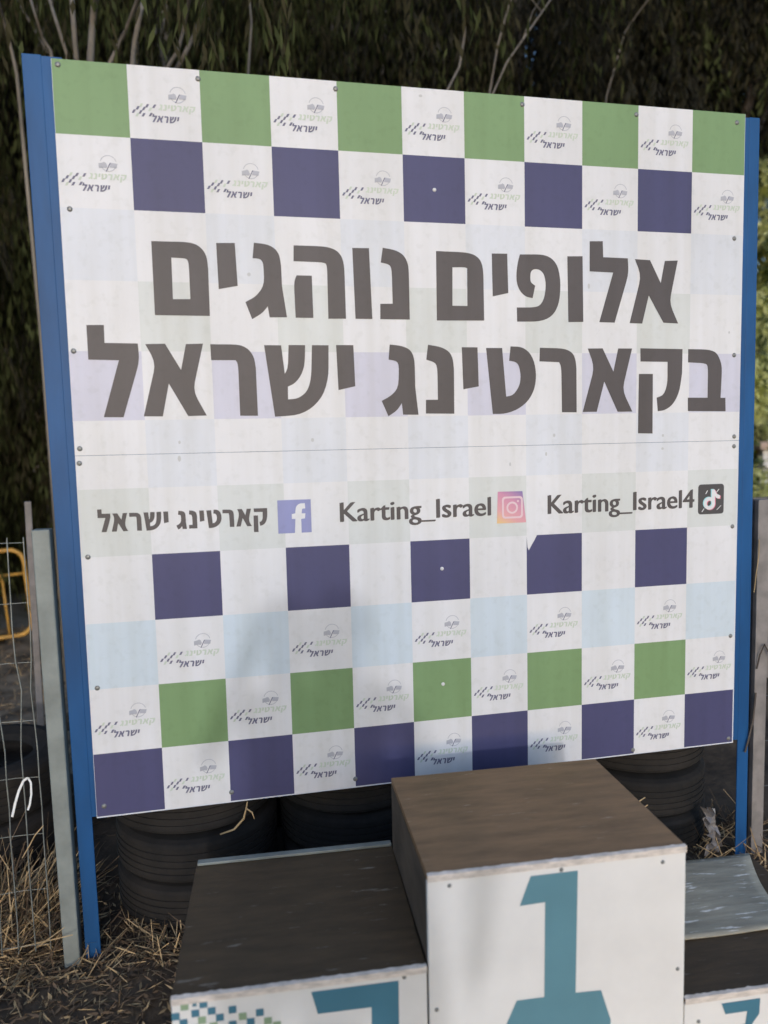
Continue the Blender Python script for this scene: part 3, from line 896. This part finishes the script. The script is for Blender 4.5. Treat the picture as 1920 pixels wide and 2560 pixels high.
rows = [  # x, y, kind, scale, label
    (-3.3, 4.9, 'B', 1.0, 'eucalyptus with drooping leaves far left of the board, nearest the wire fence'),
    (-1.35, 5.9, 'B', 1.05, 'olive green tree left of the board behind the yellow barrier'),
    (.2, 5.0, 'A', 1.0, 'loose drooping eucalyptus behind the left part of the board'),
    (1.75, 5.0, 'B', 1.0, 'drooping olive tree behind the middle of the board, its strands above the top edge'),
    (3.35, 4.9, 'C', .95, 'very dark tree behind the right part of the board'),
    (10.2, 9.6, 'B', 1.15, 'green tree beyond the sunlit bush at the right edge'),
    (8.1, 10.9, 'C', 1.1, 'dark tree beyond the sunlit bush, half hidden by the right blue post'),
    (8.7, 8.4, 'D', 1.15, 'tall dark tree with a high crown at the upper right corner of the picture'),
    (6.2, 5.3, 'D', 1.0, 'tall dark tree with a high crown over the right blue post'),
    (-4.3, 2.5, 'C', 1.0, 'unseen dark tree left of the yellow barrier, added to block light'),  # added out of view to block light from the left
    (-6.9, 3.6, 'C', 1.0, 'unseen dark tree at the near left end of the wood, added to block light'),  # another unseen shade tree, added farther left
    (-5.4, 5.6, 'B', 1.05, 'olive tree at the far left end of the wood'),
    (-2.9, 7.6, 'C', 1.1, 'dark tree of the second row left of the board'),
    (-.7, 7.7, 'C', 1.1, 'dark tree of the second row behind the left blue post'),
    (1.4, 7.2, 'C', 1.1, 'dark tree of the second row behind the middle of the board'),
    (2.75, 7.3, 'C', 1.1, 'dense dark tree of the second row behind the right half of the board'),
    (3.9, 7.0, 'C', 1.0, 'dark tree of the second row behind the right blue post'),
]
for i, (x, y, k, s, lab) in enumerate(rows):
    (me, cen), h, r, bk, nm = kinds[k]
    make_tree(nm, lab, 'tree', (x, y, 0), me, cen, h, r, bk, 'trees behind the board', rz=i * 1.7, sc=s, seed=i)
# the wood behind them reads as one mass
rng = np.random.default_rng(5)
def wood_s(n):
    x = rng.uniform(-15, 5.6, n); y = rng.uniform(9.0, 11.5, n); z = rng.uniform(0, 1, n) ** .9 * (9.5 - .75 * np.maximum(0, x - 1))
    return np.stack([x + (y - 9) * .1, y, z], 1)
co = leaf_array(70000, wood_s, .34, .06, .5, rng)
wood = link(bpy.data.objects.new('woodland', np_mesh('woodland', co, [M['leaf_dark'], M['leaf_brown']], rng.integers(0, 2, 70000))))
tag(wood, 'dark mass of woodland closing the view behind the trees', 'woodland', kind='stuff')

# thin pale stems standing in front of the wood at upper left
def at(x, y, Y):
    """point on the plane y=Y (used once to stand the stems where they grow)"""
    d = Vector(AX[0]) * ((x - 960) / 1800) + Vector(AX[1]) * ((y - 1280) / 1800) + Vector(AX[2])
    return CAM + d * ((Y - CAM.y) / d.y)
S_ = 700 / 1659
stems = [
    ([(10, 80), (60, 260), (100, 440)], .013, 3.0, 'pale leaning stem at the far left, outside the left blue post'),
    ([(180, -10), (215, 110), (250, 220), (300, 300)], .012, 3.1, 'thin brownish stem leaning right above the left blue post'),
    ([(300, 20), (350, 180), (400, 335)], .014, 2.9, 'pale stem leaning right above the first green square'),
    ([(425, -20), (437, 160), (452, 350)], .020, 3.0, 'upright pale stem above the first green square'),
    ([(563, -20), (548, 150), (535, 360)], .026, 2.8, 'thickest upright pale stem, right of the first green square'),
    ([(815, 0), (745, 180), (650, 375)], .015, 2.8, 'pale stem leaning left above the first white square'),
    ([(855, -20), (825, 110), (795, 260), (785, 390)], .019, 2.9, 'bent pale stem above the first white square'),
    ([(1115, 30), (1085, 190), (1055, 300), (985, 410)], .014, 2.8, 'forked stem left of the second green square, left branch'),
    ([(1200, 60), (1160, 190), (1100, 310), (1045, 410)], .018, 2.85, 'bright pale stem leaning right above the second green square'),
    ([(1480, 20), (1490, 130), (1470, 440)], .009, 3.2, 'faint thin stem above the second green square'),
]
r2 = 960 / 1659
for P_, r_, Y_, lab in [([(x * S_, y * S_) for x, y in a], b, c, d) for a, b, c, d in stems] + [
    ([(960 + x * r2, y * r2) for x, y in ((345, 60), (350, 140), (325, 290), (272, 392))], .010, 3.0, 'bent pale stem above the middle of the board'),
    ([(960 + x * r2, y * r2) for x, y in ((540, 20), (490, 200), (455, 410))], .009, 3.1, 'thin straight stem above the fourth green square'),
    ([(960 + x * r2, y * r2) for x, y in ((600, 170), (530, 270), (468, 410))], .008, 3.0, 'thin stem leaning right above the fourth green square'),
    ([(960 + x * r2, y * r2) for x, y in ((1140, 0), (1095, 60), (1040, 140), (960, 420))], .007, 3.2, 'pale stem leaning right before the darkest trees'),
]:
    pts = [at(x, y, Y_ + .12 * math.sin(i * 2 + x)) for i, (x, y) in enumerate(P_)]
    lo = pts[-1]
    d = (pts[-1] - pts[-2]).normalized()
    foot = Vector((lo.x + d.x * .5, Y_ + .1, -.1))
    up = pts[0] + (pts[0] - pts[1]).normalized() * 1.2
    path = [up] + pts + [lo.lerp(foot, .4) + Vector((d.x * .12, 0, 0)), foot]
    rad = [r_ * .5] + [r_ * (.75 + .25 * i / len(pts)) for i in range(len(pts))] + [r_ * 1.1, r_ * 1.3]
    t = thing('sapling', lab, 'sapling', tuple(foot), 0, 'pale saplings before the wood')
    mb = MB().tube([p - foot for p in path], rad, 8)
    for k in range(3):
        a = path[0].lerp(path[2], .3 + .25 * k) - foot
        e = a + Vector((random.uniform(-.4, .4), random.uniform(-.2, .2), random.uniform(.1, .5)))
        mb.tube([a, a.lerp(e, .5) + Vector((0, 0, .05)), e], [r_ * .4, r_ * .3, r_ * .12], 5)
    mb.build('trunk', M['bark'], t, True)
    rg = np.random.default_rng(int(abs(foot.x) * 1000) + 1)
    top = np.array(path[0] - foot)
    def ss(n):
        st = top + rg.normal(size=(n // 10 + 1, 3)) * np.array([.35, .25, .5])
        p = st.repeat(10, 0)[:n]
        p[:, 2] -= np.tile(np.arange(10), n // 10 + 1)[:n] * .06
        return p + rg.normal(size=(n, 3)) * .03
    me = np_mesh('crown', leaf_array(420, ss, .13, .012, .75, rg), [M['leaf'], M['leaf_brown']], rg.integers(0, 2, 700))
    link(bpy.data.objects.new('crown', me), t)

# low undergrowth that closes the view under the crowns, left and right of the board
def scrub(name, label, x, y, rx, ry, h, n, mats, w, seed, length=.12, width=.02, droop=.35, group=None):
    rg = np.random.default_rng(seed)
    s, cen = clumps(rg, max(8, int(n / 350)), (rx, ry, -.1, h), .16, 8)
    co = leaf_array(n, s, length, width, droop, rg)
    t = thing(name, label, 'shrub', (x, y, 0), 0, group)
    link(bpy.data.objects.new('crown', np_mesh('crown', co, mats, rg.choice(len(mats), n // 8 + 1, p=w).repeat(8)[:n])), t)
    mb = MB()
    for i in range(9):
        c = cen[i % len(cen)]
        mb.tube([(c[0] * .1, c[1] * .1, -.1), (c[0] * .45, c[1] * .45, c[2] * .5), tuple(c)], [.02, .014, .005], 6)
    k = mb.build('stems', M['bark_dark'], t, True)
    return t
scrub('shrub', 'dark olive shrub left of the board under the trees', -2.6, 8.3, 1.7, .8, 2.6, 9000, LV, [.2, .4, .4], 21, group='shrubs under the trees')
scrub('shrub', 'dull shrub behind the left blue post, beyond the asphalt strip', -.6, 8.1, 1.5, .8, 2.8, 9000, LV, [.2, .4, .4], 22, group='shrubs under the trees')
scrub('shrub', 'dark shrub beside the right blue post behind the square grey post', 4.7, 5.6, .9, .7, 2.5, 8000, LV, [.3, .4, .3], 24, group='shrubs under the trees')
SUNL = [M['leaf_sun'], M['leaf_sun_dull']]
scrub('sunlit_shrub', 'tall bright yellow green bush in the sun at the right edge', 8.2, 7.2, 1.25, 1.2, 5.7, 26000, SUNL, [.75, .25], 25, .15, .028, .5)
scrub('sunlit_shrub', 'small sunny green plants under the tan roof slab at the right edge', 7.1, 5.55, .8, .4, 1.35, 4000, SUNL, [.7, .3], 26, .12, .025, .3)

# ------------------------------------------------------------------ things at the right edge
hut = thing('kiosk', 'low white kiosk with a tan overhanging roof slab at the right edge', 'kiosk', (8.3, 6.3, 0), R(-6))
MB().box(-1.05, 2.2, -.75, 1.5, 1.60, 1.70).build('roof', M['roof_tan'], hut, bevel=.012)
MB().box(-.95, 2.1, -.66, -.58, 1.36, 1.598).build('fascia', M['wash'], hut)
MB().box(-.6, 2.0, .9, 1.4, -.1, 1.595).build('wall', M['wash'], hut)
for x in (-.85, .6):
    MB().tube([(x, -.5, -.1), (x, -.5, 1.595)], .07, 10).build('column', M['wash'], hut, True)
pf = thing('plank_fence', 'grey board fence with a flat rail behind the square grey post at right', 'fence', (3.75, 1.85, 0), R(8))
MB().box(-.25, 2.6, -.03, .03, 1.29, 1.325).build('rail', M['wall_grey'], pf)
for i in range(10):
    MB().box(-.22 + i * .28, .045 + i * .28, -.012, .012, .02, 1.288).build('board', M['wall_grey'], pf)

# ------------------------------------------------------------------ straw, leaves and litter
rg = np.random.default_rng(11)
def straw_patch(n, xr, yr, h, spread):
    x = rg.uniform(*xr, n); y = rg.uniform(*yr, n)
    c = np.stack([x, y, np.full(n, .0)], 1)
    d = np.stack([rg.normal(size=n) * spread, rg.normal(size=n) * spread, rg.uniform(.3, 1, n)], 1)
    d /= np.linalg.norm(d, axis=1)[:, None]
    u = np.cross(d, rg.normal(size=(n, 3))); u /= np.linalg.norm(u, axis=1)[:, None]
    L = h * rg.uniform(.4, 1.2, n)[:, None]; w = .0028 * rg.uniform(.6, 1.5, n)[:, None]
    bend = np.stack([rg.normal(size=n) * .25, rg.normal(size=n) * .25, -np.abs(rg.normal(size=n)) * .2], 1) * L
    return np.stack([c - u * w, c + u * w, c + d * L + bend + u * w * .4, c + d * L + bend - u * w * .4], 1).reshape(-1, 3)
parts = [straw_patch(2400, (-.75, -.15), (.02, .55), .16, .7), straw_patch(1300, (-.7, .28), (-.10, .16), .10, 1.2), straw_patch(220, (-.35, .1), (-.45, -.06), .06, 1.6),
         straw_patch(700, (-.62, -.25), (.06, .36), .30, .5), straw_patch(350, (2.3, 2.75), (-.15, .3), .16, .8), straw_patch(2600, (-3.2, -.2), (1.3, 5.3), .13, 1.0), straw_patch(120, (.12, .4), (-.06, .0), .12, .7)]
co = np.concatenate(parts)
g = link(bpy.data.objects.new('dry_grass', np_mesh('dry_grass', co, [M['straw'], M['litter']], rg.integers(0, 2, len(co) // 4))))
tag(g, 'straw coloured dry grass at the foot of the posts and fence', 'grass', kind='stuff')
def lit_s(n):
    k = n * 2 // 3
    a = np.stack([rg.uniform(-3.4, .5, k), rg.uniform(.8, 5.4, k), np.full(k, .02)], 1)
    b = np.stack([rg.uniform(-.8, .4, n - k), rg.uniform(-.7, .5, n - k), np.full(n - k, .012)], 1)
    return np.concatenate([a, b])
co = leaf_array(11000, lit_s, .045, .005, 0.0, rg)
co[:, 2] = np.abs(co[:, 2] - .012) * .45 + .006
g = link(bpy.data.objects.new('dry_leaves', np_mesh('dry_leaves', co, [M['litter'], M['straw']], (rg.random(11000) < .25).astype(int))))
tag(g, 'brown fallen leaves scattered over the soil', 'leaves', kind='stuff')
# twigs
mb = MB()
mb.tube([(1.93, -.05, .17), (1.965, -.04, .25), (1.985, -.035, .285), (2.005, -.03, .32), (2.035, -.03, .335)], [.006, .005, .004, .003, .002], 6)
mb.tube([(1.985, -.035, .285), (2.015, -.04, .295), (2.04, -.042, .31)], [.003, .003, .0015], 5)
mb.tube([(1.965, -.04, .25), (1.94, -.042, .275), (1.92, -.042, .28)], [.003, .002, .0015], 5)
tag(mb.build('twig', M['straw'], None, True), 'forked dry twig sticking up behind the tallest podium block', 'twig')
mb = MB()
mb.tube([(.40, .045, .365), (.45, .03, .385), (.485, .012, .43), (.495, .005, .47), (.50, .004, .495)], [.003, .004, .004, .003, .002], 6)
mb.tube([(.495, .005, .47), (.515, .0, .455), (.522, -.002, .43)], [.003, .0025, .0015], 5)
tag(mb.build('twig', M['straw'], None, True), 'curved dry twig hanging under the bottom edge of the board', 'twig')
# crumpled film wrapper
rr = random.Random(3)
mb = MB()
nx, nz = 4, 11
for j in range(nz + 1):
    for i in range(nx + 1):
        mb.v.append((2.345 + i * .013 + .02 * math.sin(j * .5) + rr.uniform(-.008, .008), .02 + rr.uniform(-.025, .025), .02 + j * .0185 + rr.uniform(-.007, .007)))
for j in range(nz):
    for i in range(nx):
        a = j * (nx + 1) + i
        mb.f.append((a, a + 1, a + nx + 2, a + nx + 1)); mb.m.append(0)
tag(mb.build('plastic_wrapper', M['foil']), 'crumpled shiny plastic wrapper lying beside the right blue post', 'litter')

# ------------------------------------------------------------------ the photographer, whose shadow falls on the board, and an added second figure
def person(arms_up, loc, sc, label, shirt, hold=True):
    J = {}
    me = bpy.data.meshes.new('person')
    V = [  # (x, y, z), radius pair
        ((0, 0, .96), (.165, .115)), ((0, .0, 1.12), (.150, .105)), ((0, .0, 1.30), (.180, .118)), ((0, .0, 1.43), (.165, .098)), ((0, .01, 1.50), (.062, .062)), ((0, .03, 1.58), (.072, .085)), ((0, .035, 1.68), (.078, .098)), ((0, .03, 1.76), (.052, .062)),
        ((-.20, .0, 1.42), (.062, .062)), ((-.29, .12, 1.24), (.046, .046)), ((-.14, .27, 1.50), (.034, .034)), ((-.075, .325, 1.62), (.027, .040)),
        ((.20, .0, 1.42), (.062, .062)), ((.29, .12, 1.24), (.046, .046)), ((.14, .27, 1.50), (.034, .034)), ((.075, .325, 1.62), (.027, .040)),
        ((-.10, .0, .86), (.095, .10)), ((-.12, .02, .50), (.062, .068)), ((-.13, -.01, .12), (.043, .048)), ((-.14, .11, .04), (.042, .032)),
        ((.10, .0, .86), (.095, .10)), ((.12, .02, .50), (.062, .068)), ((.13, -.01, .12), (.043, .048)), ((.14, .11, .04), (.042, .032))]
    E = [(0, 1), (1, 2), (2, 3), (3, 4), (4, 5), (5, 6), (6, 7), (3, 8), (8, 9), (9, 10), (10, 11), (3, 12), (12, 13), (13, 14), (14, 15), (0, 16), (16, 17), (17, 18), (18, 19), (0, 20), (20, 21), (21, 22), (22, 23)]
    if not arms_up:
        for sx, b in ((-1, 8), (1, 12)):
            V[b + 1] = ((sx * .285, .0, 1.14), (.046, .046)); V[b + 2] = ((sx * .275, .07, .91), (.034, .034)); V[b + 3] = ((sx * .265, .095, .84), (.026, .038))
            V[b] = ((sx * .20, .0, 1.42), (.062, .062))
    for sx, w in ((-1, 11), (1, 15)) if not arms_up else ():
        hx, hy, hz = V[w][0]
        for k in range(4):
            a = len(V)
            V += [((hx, hy + .024 - .017 * k, hz - .045), (.009, .009)), ((hx - sx * .004, hy + .026 - .017 * k, hz - .082 + .006 * abs(k - 1)), (.008, .008)), ((hx - sx * .012, hy + .024 - .016 * k, hz - .108 + .008 * abs(k - 1)), (.007, .007))]
            E += [(w, a), (a, a + 1), (a + 1, a + 2)]
        a = len(V)
        V += [((hx - sx * .006, hy + .036, hz - .015), (.011, .011)), ((hx - sx * .012, hy + .050, hz - .05), (.009, .009))]
        E += [(w, a), (a, a + 1)]
    for sx, w in ((-1, 11), (1, 15)) if arms_up else ():    # four fingers and a thumb round the phone
        hx, hy, hz = V[w][0]
        for k in range(4):
            a = len(V)
            V += [((hx + sx * .012, hy + .020, hz + .045 - .021 * k), (.009, .009)), ((hx - sx * .006, hy + .052, hz + .052 - .021 * k), (.0085, .0085)), ((hx - sx * (.030 - .003 * k), hy + .050, hz + .055 - .021 * k), (.0075, .0075))]
            E += [(w, a), (a, a + 1), (a + 1, a + 2)]
        a = len(V)
        V += [((hx - sx * .012, hy + .000, hz + .030), (.011, .011)), ((hx - sx * .034, hy + .014, hz + .050), (.009, .009))]
        E += [(w, a), (a, a + 1)]
    me.from_pydata([v for v, _ in V], E, [])
    o = bpy.data.objects.new('person', me)
    COL.objects.link(o)
    sk = o.modifiers.new('skin', 'SKIN')
    for i, (_, rr) in enumerate(V):
        me.skin_vertices[0].data[i].radius = rr
    me.skin_vertices[0].data[0].use_root = True
    sb = o.modifiers.new('sub', 'SUBSURF'); sb.levels = 2; sb.render_levels = 2
    dg = bpy.context.evaluated_depsgraph_get(); dg.update()
    m2 = bpy.data.meshes.new_from_object(o.evaluated_get(dg))
    bpy.data.objects.remove(o)
    m2.name = 'person'
    m2.materials.clear()
    for m in (mat('skin', (.42, .26, .18), rough=.5), mat('shirt', shirt, rough=.8, var=.2), mat('grey_trousers', (.07, .07, .075), rough=.85, var=.2), mat('dark_shoes', (.03, .03, .03), rough=.6)):
        m2.materials.append(m)
    for p in m2.polygons:
        c = p.center
        p.use_smooth = True
        p.material_index = 3 if c.z < .09 else 2 if c.z < .98 and abs(c.x) < .22 else 0 if (c.z > 1.50 or (arms_up and c.y > .14 and c.z > 1.28) or (not arms_up and c.z < 1.05 and abs(c.x) > .22)) else 1
    o = link(bpy.data.objects.new('person', m2))
    o.location = loc; o.scale = (sc, sc, sc)
    tag(o, label, 'person')
    hb = MB()
    n = 14
    for j in range(8):
        t = R(-10 + 100 * j / 7)
        for k in range(n):
            a = 2 * math.pi * k / n
            hb.v.append((.112 * math.cos(t) * math.cos(a), .020 + .110 * math.cos(t) * math.sin(a) - .012, 1.695 + .125 * math.sin(t) + (.012 * math.sin(a))))
    for j in range(7):
        for k in range(n):
            hb.f.append((j * n + k, j * n + (k + 1) % n, (j + 1) * n + (k + 1) % n, (j + 1) * n + k)); hb.m.append(0)
    hb.build('hair', mat('dark_hair', (.02, .015, .012), rough=.6), o, True)
    if not hold: return
    ph = MB().box(-.077, .077, -.0045, .0045, -.038, .038).build('phone', mat('black_phone', (.02, .02, .022), rough=.3), None, bevel=.003)
    ph.location = (.43, -2.556, 1.655)
    tag(ph, 'black phone held up in both hands in front of the board', 'phone')
person(True, (.43, -2.93, 0), 1.0, 'person standing before the board with both hands raised to a phone', (.05, .06, .09))
person(False, (.60, -3.36, 0), 1.055, 'unseen taller person with lowered arms, added to cast a second shadow', (.10, .05, .045), False)  # second figure added out of view for the second head shadow
